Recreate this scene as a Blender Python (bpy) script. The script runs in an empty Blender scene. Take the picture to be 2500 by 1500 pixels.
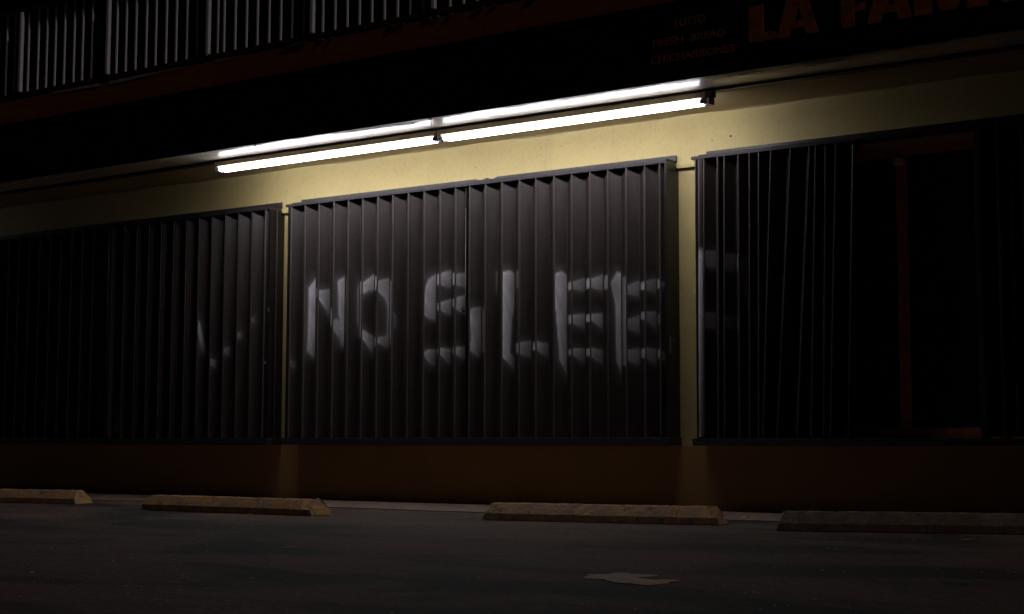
import bpy, bmesh, math, random
from mathutils import Matrix, Vector

random.seed(7)
S = bpy.context.scene
COL = S.collection

# ------------------------------------------------------------------ camera
cam_d = bpy.data.cameras.new('camera')
cam = bpy.data.objects.new('camera', cam_d)
COL.objects.link(cam)
cam_d.sensor_fit = 'HORIZONTAL'
cam_d.sensor_width = 36.0
cam_d.lens = 54.569
cam_d.clip_start = 0.05
cam_d.clip_end = 500
R_ = (0.819978, 0.57239, 0.002519)
U_ = (0.049349, -0.075078, 0.995956)
F_ = (-0.570264, 0.816538, 0.089809)
cam.matrix_world = Matrix(((R_[0], U_[0], -F_[0], 0.0),
                           (R_[1], U_[1], -F_[1], -9.7),
                           (R_[2], U_[2], -F_[2], 0.44236),
                           (0, 0, 0, 1)))
S.camera = cam

# ------------------------------------------------------------------ night sky, faint street glow, exposure
SUN_EL, SUN_AZ = math.radians(44), math.radians(10)     # comes from the front right of the facade
world = bpy.data.worlds.new('World')
S.world = world
world.use_nodes = True
wn = world.node_tree
for n in list(wn.nodes):
    wn.nodes.remove(n)
sky = wn.nodes.new('ShaderNodeTexSky')
sky.sky_type = 'NISHITA'
sky.sun_disc = False
sky.sun_elevation = SUN_EL
sky.sun_rotation = math.radians(90) + SUN_AZ
bg = wn.nodes.new('ShaderNodeBackground')
bg.inputs['Strength'].default_value = 0.00012
wo = wn.nodes.new('ShaderNodeOutputWorld')
wn.links.new(sky.outputs[0], bg.inputs['Color'])
wn.links.new(bg.outputs[0], wo.inputs['Surface'])

sd = bpy.data.lights.new('sun', 'SUN')
sd.energy = 0.24
sd.angle = math.radians(3)
sd.color = (1.0, 0.88, 0.84)
sun = bpy.data.objects.new('sun', sd)
COL.objects.link(sun)
sun_dir = Vector((math.cos(SUN_EL) * math.cos(SUN_AZ), -math.cos(SUN_EL) * math.sin(SUN_AZ), math.sin(SUN_EL)))
sun.rotation_euler = sun_dir.to_track_quat('Z', 'Y').to_euler()
sun.location = sun_dir * 30

S.cycles.diffuse_bounces = 3
S.view_settings.view_transform = 'Standard'
S.view_settings.look = 'None'
S.view_settings.exposure = 0
S.view_settings.gamma = 1
S.view_settings.use_curve_mapping = False
TUBE_L = 23.0

# ------------------------------------------------------------------ helpers
def tag(o, label=None, cat=None, group=None, kind=None):
    if label: o['label'] = label
    if cat: o['category'] = cat
    if group: o['group'] = group
    if kind: o['kind'] = kind
    return o

def empty(name, loc, label, cat, group=None):
    o = bpy.data.objects.new(name, None)
    COL.objects.link(o)
    o.location = loc
    o.empty_display_size = 0.1
    return tag(o, label, cat, group)

def obj(name, me, mat, parent=None, loc=(0, 0, 0)):
    """world-space mesh; the parent's location is subtracted so that the mesh stays where it was built"""
    o = bpy.data.objects.new(name, me)
    COL.objects.link(o)
    if mat and not me.materials:
        me.materials.append(mat)
    if parent:
        o.parent = parent
        w = Vector((0, 0, 0))
        p = parent
        while p:
            w += Vector(p.location)
            p = p.parent
        o.location = Vector(loc) - w
    else:
        o.location = loc
    return o

class MB:
    def __init__(s):
        s.v, s.f = [], []
    def quad(s, a, b, c, d):
        n = len(s.v)
        s.v += [a, b, c, d]
        s.f.append((n, n + 1, n + 2, n + 3))
    def box(s, x0, x1, y0, y1, z0, z1):
        n = len(s.v)
        for z in (z0, z1):
            for x, y in ((x0, y0), (x1, y0), (x1, y1), (x0, y1)):
                s.v.append((x, y, z))
        s.f += [tuple(n + i for i in q) for q in
                ((3, 2, 1, 0), (4, 5, 6, 7), (0, 1, 5, 4), (1, 2, 6, 5), (2, 3, 7, 6), (3, 0, 4, 7))]
        return s
    def prism(s, pts, z0, z1, axis='z'):
        """convex or simple polygon pts extruded; axis z: (x,y); axis x: (y,z); axis y: (x,z)"""
        n = len(s.v); k = len(pts)
        def P(a, b, c):
            return (a, b, c) if axis == 'z' else ((c, a, b) if axis == 'x' else (a, c, b))
        for c in (z0, z1):
            for a, b in pts:
                s.v.append(P(a, b, c))
        s.f.append(tuple(n + i for i in range(k))[::-1])
        s.f.append(tuple(n + k + i for i in range(k)))
        for i in range(k):
            j = (i + 1) % k
            s.f.append((n + i, n + j, n + k + j, n + k + i))
        return s
    def tube(s, a, b, r, seg=10, cap=True):
        a, b = Vector(a), Vector(b)
        d = (b - a).normalized()
        u = d.orthogonal().normalized(); w = d.cross(u)
        n = len(s.v)
        for p in (a, b):
            for i in range(seg):
                t = 2 * math.pi * i / seg
                s.v.append(tuple(p + r * (math.cos(t) * u + math.sin(t) * w)))
        for i in range(seg):
            j = (i + 1) % seg
            s.f.append((n + i, n + j, n + seg + j, n + seg + i))
        if cap:
            s.f.append(tuple(n + i for i in range(seg))[::-1])
            s.f.append(tuple(n + seg + i for i in range(seg)))
        return s
    def mesh(s, name, bevel=0.0, smooth=False, fix=True):
        me = bpy.data.meshes.new(name)
        me.from_pydata(s.v, [], s.f)
        bm = bmesh.new(); bm.from_mesh(me)
        if fix:
            bmesh.ops.recalc_face_normals(bm, faces=bm.faces)
        if bevel:
            bmesh.ops.bevel(bm, geom=list(bm.edges), offset=bevel, segments=2, affect='EDGES', profile=0.6)
        bm.to_mesh(me); bm.free()
        if smooth:
            for p in me.polygons: p.use_smooth = True
        return me

def box(name, x0, x1, y0, y1, z0, z1, mat, parent=None, bevel=0.0):
    return obj(name, MB().box(x0, x1, y0, y1, z0, z1).mesh(name, bevel), mat, parent)

def smooth_obj(o):
    for p in o.data.polygons: p.use_smooth = True

# ------------------------------------------------------------------ materials
def nodes(name):
    m = bpy.data.materials.new(name)
    m.use_nodes = True
    nt = m.node_tree
    return m, nt, nt.nodes['Principled BSDF'], nt.nodes.new, nt.links.new

def ramp(nt, src, stops):
    r = nt.nodes.new('ShaderNodeValToRGB')
    e = r.color_ramp.elements
    while len(e) < len(stops): e.new(0.5)
    for i, (p, c) in enumerate(stops):
        e[i].position = p
        e[i].color = (c[0], c[1], c[2], 1) if isinstance(c, tuple) else (c, c, c, 1)
    nt.links.new(src, r.inputs[0])
    return r.outputs[0]

def noise(nt, vec, scale, detail=4, rough=0.6, dist=0):
    n = nt.nodes.new('ShaderNodeTexNoise')
    n.inputs['Scale'].default_value = scale
    n.inputs['Detail'].default_value = detail
    n.inputs['Roughness'].default_value = rough
    n.inputs['Distortion'].default_value = dist
    nt.links.new(vec, n.inputs['Vector'])
    return n.outputs['Fac']

def mapping(nt, scale=(1, 1, 1), loc=(0, 0, 0)):
    g = nt.nodes.new('ShaderNodeNewGeometry')
    m = nt.nodes.new('ShaderNodeMapping')
    m.inputs['Scale'].default_value = scale
    m.inputs['Location'].default_value = loc
    nt.links.new(g.outputs['Position'], m.inputs['Vector'])
    return m.outputs[0]

def mix(nt, a, b, fac, mode='MIX'):
    n = nt.nodes.new('ShaderNodeMix')
    n.data_type = 'RGBA'; n.blend_type = mode
    for s, v in ((n.inputs[0], fac), (n.inputs[6], a), (n.inputs[7], b)):
        if hasattr(v, 'links') or hasattr(v, 'is_linked'):
            nt.links.new(v, s)
        elif isinstance(v, tuple):
            s.default_value = (v[0], v[1], v[2], 1)
        else:
            s.default_value = v
    return n.outputs[2]

def bump(nt, bsdf, h, strength, dist=0.01):
    b = nt.nodes.new('ShaderNodeBump')
    b.inputs['Strength'].default_value = strength
    b.inputs['Distance'].default_value = dist
    nt.links.new(h, b.inputs['Height'])
    nt.links.new(b.outputs[0], bsdf.inputs['Normal'])

def simple(name, col, rough=0.6, metal=0.0, var=0.25, nscale=9, bs=0.15, spec=0.5, vec=(1, 1, 1)):
    m, nt, b, N, L = nodes(name)
    v = mapping(nt, vec)
    f = noise(nt, v, nscale, 5)
    lo = tuple(c * (1 - var) for c in col); hi = tuple(min(1, c * (1 + var)) for c in col)
    L(ramp(nt, f, [(0.3, lo), (0.7, hi)]), b.inputs['Base Color'])
    b.inputs['Roughness'].default_value = rough
    b.inputs['Metallic'].default_value = metal
    b.inputs['Specular IOR Level'].default_value = spec
    if bs:
        bump(nt, b, noise(nt, v, nscale * 12, 3), bs, 0.002)
    return m

def wall_paint(name, col, dirt, amount):
    """rolled paint over stucco: fine orange-peel relief, faint rolled patches, specks and dirt"""
    m, nt, b, N, L = nodes(name)
    v = mapping(nt)
    big = noise(nt, v, 1.6, 5, 0.65)
    fine = noise(nt, v, 46, 3)
    speck = noise(nt, mapping(nt, (1, 1, 1), (3, 1, 7)), 70, 2, 0.4)
    c1 = ramp(nt, big, [(0.25, tuple(c * 0.88 for c in col)), (0.75, tuple(min(1, c * 1.08) for c in col))])
    c2 = mix(nt, c1, dirt, ramp(nt, fine, [(0.55, 0.0), (0.8, amount)]))
    c3 = mix(nt, c2, dirt, ramp(nt, speck, [(0.765, 0.0), (0.79, 0.4)]))
    st = noise(nt, mapping(nt, (14, 14, 1.2)), 1.0, 5, 0.7)
    c4 = mix(nt, c3, dirt, ramp(nt, st, [(0.6, 0.0), (0.85, amount)]))
    L(c4, b.inputs['Base Color'])
    b.inputs['Roughness'].default_value = 0.62
    b.inputs['Specular IOR Level'].default_value = 0.35
    bump(nt, b, noise(nt, v, 120, 3), 0.35, 0.003)
    return m

def metal_paint(name, col, rough=0.38, spray=True):
    m, nt, b, N, L = nodes(name)
    v = mapping(nt)
    f = noise(nt, mapping(nt, (3, 3, 0.5)), 5, 5, 0.65)
    base = ramp(nt, f, [(0.3, tuple(c * 0.72 for c in col)), (0.72, tuple(c * 1.3 for c in col))])
    sc = noise(nt, mapping(nt, (1, 1, 1), (2, 5, 1)), 95, 2, 0.4)
    base = mix(nt, base, (0.3, 0.29, 0.28), ramp(nt, sc, [(0.755, 0.0), (0.79, 0.7)]))
    if spray:
        a = N('ShaderNodeAttribute'); a.attribute_name = 'spray'
        grain = noise(nt, v, 160, 2, 0.5)
        cloud = noise(nt, mapping(nt, (1, 1, 0.4)), 22, 4, 0.6)
        mul = N('ShaderNodeMath'); mul.operation = 'MULTIPLY'
        L(a.outputs['Fac'], mul.inputs[0]); L(ramp(nt, grain, [(0.25, 0.85), (0.7, 1.0)]), mul.inputs[1])
        mul2 = N('ShaderNodeMath'); mul2.operation = 'MULTIPLY'
        L(mul.outputs[0], mul2.inputs[0]); L(ramp(nt, cloud, [(0.25, 0.78), (0.65, 1.0)]), mul2.inputs[1])
        base = mix(nt, base, (0.92, 0.92, 1.0), mul2.outputs[0])
        rr = N('ShaderNodeMath'); rr.operation = 'MULTIPLY_ADD'
        L(mul2.outputs[0], rr.inputs[0]); rr.inputs[1].default_value = 0.35; rr.inputs[2].default_value = rough
        L(rr.outputs[0], b.inputs['Roughness'])
    else:
        b.inputs['Roughness'].default_value = rough
    L(base, b.inputs['Base Color'])
    bump(nt, b, noise(nt, v, 40, 3), 0.06, 0.002)
    return m

M = {}
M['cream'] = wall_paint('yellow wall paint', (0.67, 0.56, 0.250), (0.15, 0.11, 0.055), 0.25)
M['lower'] = wall_paint('shaded yellow wall tone', (0.50, 0.31, 0.125), (0.12, 0.05, 0.02), 0.5)  # same yellow paint, darkened and reddened to stand for shade
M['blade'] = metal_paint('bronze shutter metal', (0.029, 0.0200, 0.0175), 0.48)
M['edge'] = metal_paint('worn highlit hinge metal', (0.088, 0.072, 0.068), 0.35, False)  # worn hinges, lightened further to paint in a caught highlight
M['unlitmetal'] = metal_paint('unlit left shutter metal', (0.018, 0.014, 0.013), 0.6, False)  # darker metal copy, paints in the light falloff on the left shutter
M['stile'] = metal_paint('near black stile metal', (0.010, 0.009, 0.010), 0.4, False)
M['track'] = metal_paint('bronze track metal', (0.036, 0.030, 0.035), 0.36, False)
M['black'] = simple('black rubber', (0.008, 0.008, 0.009), 0.5)
M['navy'] = simple('navy sign paint', (0.006, 0.007, 0.022), 0.42, var=0.35, nscale=3, bs=0.05)
M['navytrim'] = simple('dark sign trim', (0.02, 0.02, 0.024), 0.25, 0.6)
M['slab'] = wall_paint('red brown slab paint', (0.34, 0.095, 0.040), (0.015, 0.01, 0.008), 0.7)
M['redpaint'] = simple('red rail paint', (0.085, 0.014, 0.008), 0.5, var=0.4)
M['whitebar'] = simple('white baluster paint', (0.88, 0.90, 1.0), 0.45, var=0.12, nscale=14)
M['mortar'] = simple('worn grey mortar', (0.42, 0.42, 0.42), 0.8, var=0.4, nscale=16)
M['mortarlump'] = simple('grimy mortar', (0.12, 0.12, 0.11), 0.8, var=0.5, nscale=16)
M['upper'] = simple('dark upper wall', (0.10, 0.035, 0.025), 0.7, var=0.4, nscale=3)
M['greypanel'] = simple('grey upper shutter', (0.13, 0.13, 0.14), 0.5, var=0.3, nscale=4)
M['letter'] = simple('orange letter paint', (0.44, 0.12, 0.045), 0.55, var=0.4, nscale=20)
M['smallletter'] = simple('faded small letter paint', (0.40, 0.12, 0.05), 0.6, var=0.3, nscale=40)
M['housing'] = simple('tan fixture enamel', (0.44, 0.36, 0.22), 0.4, var=0.1)
M['socket'] = simple('dark lamp socket', (0.06, 0.045, 0.04), 0.4)
M['socketwhite'] = simple('white lamp socket', (0.75, 0.75, 0.78), 0.35, var=0.05)
M['woodframe'] = simple('red brown window wood', (0.66, 0.26, 0.12), 0.45, var=0.3, nscale=12)
M['dark'] = simple('dark interior', (0.02, 0.018, 0.018), 0.8)
M['concrete'] = simple('pale apron concrete', (0.165, 0.115, 0.09), 0.85, var=0.35, nscale=7, bs=0.6)
M['reflection'] = simple('reflection bar tone', (0.8, 0.35, 0.14), 0.6)
M['paper'] = simple('faded red poster', (0.45, 0.06, 0.03), 0.6, var=0.5, nscale=25)
M['sticker'] = simple('pink grey sticker', (0.42, 0.32, 0.29), 0.5, var=0.1)
M['whitebit'] = simple('white litter', (0.75, 0.75, 0.73), 0.6)
M['tanbit'] = simple('tan litter', (0.40, 0.22, 0.10), 0.7)
M['redbit'] = simple('red litter', (0.45, 0.04, 0.03), 0.6)
M['speck'] = simple('pale grit', (0.30, 0.28, 0.27), 0.8, var=0.6, nscale=3)

def make_tube_mat():
    m, nt, b, N, L = nodes('lit fluorescent glass')
    nt.nodes.remove(b)
    e = N('ShaderNodeEmission')
    e.inputs['Color'].default_value = (0.96, 0.93, 1.0, 1)
    e.inputs['Strength'].default_value = TUBE_L
    L(e.outputs[0], nt.nodes['Material Output'].inputs['Surface'])
    return m
M['tube'] = make_tube_mat()

def make_soffit():
    """brushed gloss enamel over board: streaks run along the street"""
    m, nt, b, N, L = nodes('gloss soffit enamel')
    st = noise(nt, mapping(nt, (2.2, 24, 1)), 1.0, 7, 0.78, 1.2)
    f2 = noise(nt, mapping(nt), 2.4, 4)
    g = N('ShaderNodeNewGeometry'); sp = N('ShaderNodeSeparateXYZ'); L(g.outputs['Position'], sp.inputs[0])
    st0 = noise(nt, mapping(nt, (0.9, 3.5, 1), (3, 0, 0)), 1.3, 4, 0.6)
    av = N('ShaderNodeMath'); av.operation = 'MULTIPLY_ADD'; L(st0, av.inputs[0]); av.inputs[1].default_value = 0.8; L(st, av.inputs[2])
    sb = N('ShaderNodeMath'); sb.operation = 'SUBTRACT'; L(av.outputs[0], sb.inputs[0]); sb.inputs[1].default_value = 0.40; st = sb.outputs[0]
    reflection_fade = N('ShaderNodeMath'); reflection_fade.operation = 'MULTIPLY_ADD'      # painted darker towards the outer edge, where the tube reflection ends
    L(sp.outputs['Y'], reflection_fade.inputs[0]); reflection_fade.inputs[1].default_value = -2.0; reflection_fade.inputs[2].default_value = -1.86
    gs = N('ShaderNodeMath'); gs.operation = 'ADD'; L(reflection_fade.outputs[0], gs.inputs[0]); L(st, gs.inputs[1])
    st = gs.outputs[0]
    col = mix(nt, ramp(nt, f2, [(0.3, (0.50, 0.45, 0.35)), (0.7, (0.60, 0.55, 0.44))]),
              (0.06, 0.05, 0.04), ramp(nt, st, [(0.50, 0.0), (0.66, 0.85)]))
    L(col, b.inputs['Base Color'])
    L(ramp(nt, st, [(0.40, 0.24), (0.60, 0.62)]), b.inputs['Roughness'])
    L(ramp(nt, st, [(0.44, 0.45), (0.56, 0.03)]), b.inputs['Specular IOR Level'])
    bump(nt, b, st, 0.30, 0.004)
    return m
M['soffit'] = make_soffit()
M['backsoffit'] = wall_paint('flat tan soffit paint', (0.42, 0.33, 0.18), (0.10, 0.08, 0.04), 0.35)

def make_asphalt():
    m, nt, b, N, L = nodes('worn asphalt')
    v = mapping(nt)
    big = noise(nt, mapping(nt, (0.55, 0.9, 1)), 1.1, 4, 0.6, 0.5)
    big2 = noise(nt, mapping(nt, (0.4, 1.5, 1), (4, 9, 0)), 0.9, 5, 0.65, 0.3)
    agg = noise(nt, v, 30, 6, 0.8)
    grit = noise(nt, mapping(nt, (1, 1, 1), (7, 3, 0)), 75, 3, 0.6)
    c = ramp(nt, big, [(0.41, (0.020, 0.024, 0.020)), (0.50, (0.080, 0.053, 0.043)), (0.8, (0.135, 0.090, 0.073))])
    c = mix(nt, c, (0.020, 0.026, 0.022), ramp(nt, big2, [(0.53, 0.0), (0.64, 0.85)]))
    c = mix(nt, c, ramp(nt, agg, [(0.34, 0.12), (0.68, 2.2)]), 0.85, 'MULTIPLY')
    c = mix(nt, c, (0.50, 0.42, 0.36), ramp(nt, grit, [(0.66, 0.0), (0.74, 0.8)]))
    vor = nt.nodes.new('ShaderNodeTexVoronoi'); vor.feature = 'DISTANCE_TO_EDGE'; vor.inputs['Scale'].default_value = 0.55
    wob = nt.nodes.new('ShaderNodeVectorMath'); wob.operation = 'ADD'
    nn = nt.nodes.new('ShaderNodeTexNoise'); nn.inputs['Scale'].default_value = 2.5; nn.inputs['Detail'].default_value = 5
    L(v, nn.inputs['Vector']); L(v, wob.inputs[0])
    sc = nt.nodes.new('ShaderNodeVectorMath'); sc.operation = 'SCALE'; sc.inputs['Scale'].default_value = 0.5
    L(nn.outputs['Color'], sc.inputs[0]); L(sc.outputs[0], wob.inputs[1]); L(wob.outputs[0], vor.inputs['Vector'])
    crack = ramp(nt, vor.outputs['Distance'], [(0.0, 0.8), (0.004, 0.0)])
    c = mix(nt, c, (0.03, 0.03, 0.03), crack)
    L(c, b.inputs['Base Color'])
    b.inputs['Roughness'].default_value = 0.82
    b.inputs['Specular IOR Level'].default_value = 0.3
    hm = nt.nodes.new('ShaderNodeMath'); hm.operation = 'ADD'
    L(agg, hm.inputs[0]); L(big, hm.inputs[1])
    bump(nt, b, agg, 1.0, 0.014)
    return m
M['asphalt'] = make_asphalt()

def stop_mat(name, paint, amt):
    m, nt, b, N, L = nodes(name)
    v = mapping(nt)
    w = noise(nt, v, 9, 6, 0.7, 0.4)
    f = noise(nt, v, 60, 3)
    conc = ramp(nt, f, [(0.3, (0.12, 0.095, 0.075)), (0.7, (0.24, 0.20, 0.165))])
    c = mix(nt, conc, paint, ramp(nt, w, [(0.42 - amt, 1.0), (0.70 - amt * 0.3, 0.15)]))
    d = noise(nt, mapping(nt, (1, 1, 1), (5, 2, 0)), 16, 5, 0.7)
    c = mix(nt, c, (0.03, 0.025, 0.02), ramp(nt, d, [(0.56, 0.0), (0.68, 0.85)]))
    L(c, b.inputs['Base Color'])
    b.inputs['Roughness'].default_value = 0.8
    bump(nt, b, f, 0.7, 0.006)
    return m
M['stop_yellow'] = stop_mat('worn yellow concrete', (0.42, 0.21, 0.04), 0.12)
M['stop_tan'] = stop_mat('faded tan concrete', (0.42, 0.24, 0.10), 0.06)
M['stop_red'] = stop_mat('dull tan concrete', (0.10, 0.055, 0.035), -0.03)

def make_glass():
    m, nt, b, N, L = nodes('dirty shop glass')
    b.inputs['Base Color'].default_value = (0.02, 0.022, 0.025, 1)
    b.inputs['Roughness'].default_value = 0.06
    t = N('ShaderNodeBsdfTransparent'); t.inputs['Color'].default_value = (0.8, 0.82, 0.82, 1)
    mx = N('ShaderNodeMixShader'); mx.inputs[0].default_value = 0.3
    L(t.outputs[0], mx.inputs[1]); L(b.outputs[0], mx.inputs[2])
    L(mx.outputs[0], nt.nodes['Material Output'].inputs['Surface'])
    return m
M['glass'] = make_glass()

# ------------------------------------------------------------------ ground
def sheet(name, x0, x1, y0, y1, z, mat):
    mb = MB(); mb.quad((x0, y0, z), (x1, y0, z), (x1, y1, z), (x0, y1, z))
    return tag(obj(name, mb.mesh(name, fix=False), mat), kind='structure')
sheet('ground', -120, 120, -120, 60, 0.0, M['asphalt'])

# apron strip with a broken outer edge
mb = MB()
pts = []
x = -20.0
while x < 6:
    pts.append((x, -1.16 + random.uniform(-0.03, 0.03) + 0.04 * math.sin(x * 1.3)))
    x += 0.22
pts = [(-20, 0.0)] + pts + [(6, 0.0)]
mb.prism(pts[::-1], 0.0, 0.005)
ap = tag(obj('pavement', mb.mesh('pavement'), M['concrete']), kind='structure')

# ------------------------------------------------------------------ building
ZB, ZT, ZS = 0.453, 2.430, 2.810            # sill top, underside of the header, soffit
X0, X1 = -19.0, 1.5
bld = empty('shop_building', (-6, 0, 0), 'yellow two-storey shop building with flat soffit over shuttered ground-floor windows', 'building')
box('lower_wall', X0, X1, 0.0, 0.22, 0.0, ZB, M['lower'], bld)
box('header_wall', X0, X1, -0.035, 0.22, ZT, ZS + 0.02, M['cream'], bld)
PIL = [(-19.0, -18.0), (-13.95, -13.60), (-9.26, -8.86), (-5.40, -4.96), (-0.55, 1.5)]
for a, b_ in PIL:
    box('pillar', a, b_, 0.0, 0.22, ZB, ZT, M['cream'], bld)
# soffit boards, with the open joint the lights follow
def wavy_board(name, y0, y1, mat):
    me = MB().box(X0, X1, y0, y1, ZS, ZS + 0.018)
    return obj(name, me.mesh(name), mat, bld)
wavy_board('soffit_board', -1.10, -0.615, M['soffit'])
wavy_board('soffit_board', -0.613, -0.035, M['backsoffit'])
box('wiring_batten', X0, X1, -0.652, -0.572, ZS - 0.014, ZS - 0.0005, M['black'], bld, 0.002)
# caulk bead that makes the wall-to-soffit corner uneven
mb = MB(); n = 150; xs_ = [X0 + (X1 - X0) * i / n for i in range(n + 1)]
dv = [0.009 + 0.007 * math.sin(i * 0.7) * math.sin(i * 0.23) + random.uniform(-0.002, 0.002) for i in range(n + 1)]
for i in range(n):
    a, b_ = xs_[i], xs_[i + 1]
    mb.quad((a, -0.036, ZS - dv[i]), (b_, -0.036, ZS - dv[i + 1]), (b_, -0.050, ZS - 0.0005), (a, -0.050, ZS - 0.0005))
obj('caulk_bead', mb.mesh('caulk_bead'), M['backsoffit'], bld)
box('walkway_slab', X0, X1, -1.10, 2.2, 3.300, 3.500, M['slab'], bld)
# chipped grey mortar showing along the slab edge under the railing
mb = MB()
def chip(x0, x1, h0, h1, n=10):
    top = 3.506; m_ = []
    for i in range(n + 1):
        t = i / n; m_.append((x0 + (x1 - x0) * t, top - (h0 + (h1 - h0) * t) * (0.75 + 0.35 * random.random())))
    for i in range(n):
        (a, za), (b2, zb) = m_[i], m_[i + 1]
        mb.quad((a, -1.104, za), (b2, -1.104, zb), (b2, -1.104, top), (a, -1.104, top))
for a_ in ((-10.9, -10.27, 0.008, 0.028), (-10.15, -9.25, 0.03, 0.004, 16), (-8.9, -8.6, 0.010, 0.004, 6)):
    mb = MB(); chip(*a_)
    obj('chipped_mortar', mb.mesh('chipped_mortar'), M['mortar'], bld)
for i in range(22):
    cx = random.uniform(-8.3, -4.5); w = random.uniform(0.03, 0.10)
    box('mortar_lump', cx, cx + w, -1.108 - 0.0002 * i, -1.09, 3.497, 3.505 + random.uniform(0, 0.008), M['mortarlump'], bld, 0.003)
box('fascia_board', X0, X1, -1.098, -1.075, ZS + 0.0, 3.300, M['dark'], bld)
box('inner_closure', X0, X1, -0.02, 0.2, ZS + 0.02, 3.300, M['dark'], bld)
box('upper_wall', X0, X1, 0.25, 0.45, 3.500, 6.2, M['upper'], bld)
box('walkway_roof', X0, X1, -1.3, 0.45, 6.2, 6.4, M['upper'], bld)
# room behind the shop windows
box('shop_back_wall', X0, X1, 3.0, 3.1, 0.0, 3.2, M['dark'], bld)
box('shop_floor', X0, X1, 0.22, 3.0, 0.005, 0.05, M['dark'], bld)
box('end_wall', X0 - 0.2, X0, 0.0, 3.1, 0.0, 3.2, M['dark'], bld)
box('end_wall', X1, X1 + 0.2, 0.0, 3.1, 0.0, 3.2, M['dark'], bld)

# windows: frame with mullions and panes as sub-parts
def window(x0, x1, mulls, z0=ZB + 0.10, z1=2.48):
    z1 = min(z1, ZT)
    mb = MB()
    mb.box(x0, x1, 0.06, 0.12, ZB, z0 + 0.02).box(x0, x1, 0.06, 0.12, z1 - 0.07, z1)
    mb.box(x0, x0 + 0.06, 0.062, 0.118, z0 + 0.02, z1 - 0.07).box(x1 - 0.06, x1, 0.062, 0.118, z0 + 0.02, z1 - 0.07)
    fr = obj('window', mb.mesh('window'), M['woodframe'], bld)
    edges = [x0 + 0.06]
    for m_ in mulls:
        box('mullion', m_ - 0.042, m_ + 0.042, 0.058, 0.122, z0 + 0.02, z1 - 0.07, M['woodframe'], fr, 0.003)
        edges += [m_ - 0.042, m_ + 0.042]
    edges.append(x1 - 0.06)
    for i in range(0, len(edges), 2):
        box('pane', edges[i], edges[i + 1], 0.088, 0.094, z0 + 0.02, z1 - 0.07, M['glass'], fr)
    return fr
window(-13.60, -9.26, (-12.1, -10.6))
window(-8.86, -5.40, (-7.7, -6.5))
wr = window(-4.96, -0.55, (-3.685, -2.3))
box('glazing_bead', -3.641, -3.633, 0.045, 0.058, 0.60, 2.34, M['navytrim'], wr)
box('window_latch', -3.735, -3.665, 0.035, 0.057, 2.30, 2.345, M['whitebar'], wr, 0.006)

# bar standing in for a glass reflection, and poster, seen through the open part of the right window
mb = MB(); mb.prism([(-4.15, 2.20), (-3.28, 1.85), (-3.28, 1.90), (-4.15, 2.25)], 0.150, 0.185, 'y')
tag(obj('reflection_bar', mb.mesh('reflection_bar', 0.004), M['reflection']),
    'long reddish bar added for a slanting reflection in the unshuttered window glass', 'reflection')
po = box('poster', -3.43, -3.31, 0.100, 0.103, 1.12, 1.50, M['paper'])
tag(po, 'faded tall red poster stuck inside the dark unshuttered window', 'poster')
po = box('small_sign', -3.43, -3.31, 0.100, 0.104, 0.98, 1.06, M['tanbit'])
tag(po, 'small brown notice inside the window just below the red poster', 'sign')

for x_, z_, w_ in ((-7.95, 0.444, 0.05), (-5.62, 0.443, 0.045), (-8.12, 0.445, 0.03), (-4.2, 0.446, 0.04)):
    o = box('render_lump', x_, x_ + w_, -0.008, 0.0015, z_ - 0.012, z_ + 0.007, M['lower'], bld, 0.004)
# small wall marks: screw holes and plugs
for x_, z_, r_ in ((-4.885, 2.615, 0.008), (-5.03, 2.60, 0.0045), (-9.10, 2.62, 0.005), (-5.12, 2.475, 0.004), (-6.3, 2.70, 0.003), (-7.9, 2.66, 0.0035), (-7.1, 2.62, 0.003)):
    obj('screw_hole', MB().tube((x_, -0.037, z_), (x_, -0.034, z_), r_, 10).mesh('screw_hole'), M['dark'], bld)

# ------------------------------------------------------------------ accordion storm shutters
YF, YB = -0.165, -0.100
BW = 0.0745
def seg_d(px, pz, a, b):
    ax, az = a; bx, bz = b
    dx, dz = bx - ax, bz - az
    t = max(0, min(1, ((px - ax) * dx + (pz - az) * dz) / (dx * dx + dz * dz + 1e-12)))
    return math.hypot(px - ax - t * dx, pz - az - t * dz)
def inside(px, pz, poly):
    c = False; j = len(poly) - 1
    for i in range(len(poly)):
        xi, zi = poly[i]; xj, zj = poly[j]
        if (zi > pz) != (zj > pz) and px < (xj - xi) * (pz - zi) / (zj - zi) + xi:
            c = not c
        j = i
    return c
def sstep(t):
    t = max(0.0, min(1.0, t)); return t * t * (3 - 2 * t)
def spray_a(s, z, patches, ph):
    k = 1.0
    for poly, d0, d1 in patches:
        zs = [p[1] for p in poly]
        if z < min(zs) - 0.06 or z > max(zs) + 0.06: continue
        pp = [(a * 0.105, b) for a, b in poly]
        d = min(seg_d(s * 0.105, z, pp[i], pp[(i + 1) % len(pp)]) for i in range(len(pp)))
        if inside(s * 0.105, z, pp): d = -d
        soft = 0.004 + 0.015 * max(0, s)
        low = max(0.0, 1 - (z - min(zs)) / 0.10)
        soft *= 1 + 2.2 * low
        cov = sstep(0.5 - d / (2 * soft)) * (1 - 0.35 * low)
        dens = d0 + (d1 - d0) * max(0, min(1, s))
        fan = 0.91 + 0.09 * math.sin(ph + 26 * (z - zs[0]) / (0.35 + s))
        edge = 0.66 + 0.75 * math.exp(-abs(d) / 0.006)
        mist = 0.22 * dens * math.exp(-max(0, d) / 0.03)
        k *= 1 - max(0, min(0.97, dens * cov * fan * edge * 1.35 + mist * (1 - cov)))
    return 1 - k
def spray_b(s, z, ranges):
    k = 1.0
    for z0, z1, d in ranges:
        c = sstep((z - z0 + 0.006) / 0.012) * sstep((z1 + 0.006 - z) / 0.012)
        k *= 1 - min(0.97, c * d * (0.55 + 0.45 * s))
    return 1 - k

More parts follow.
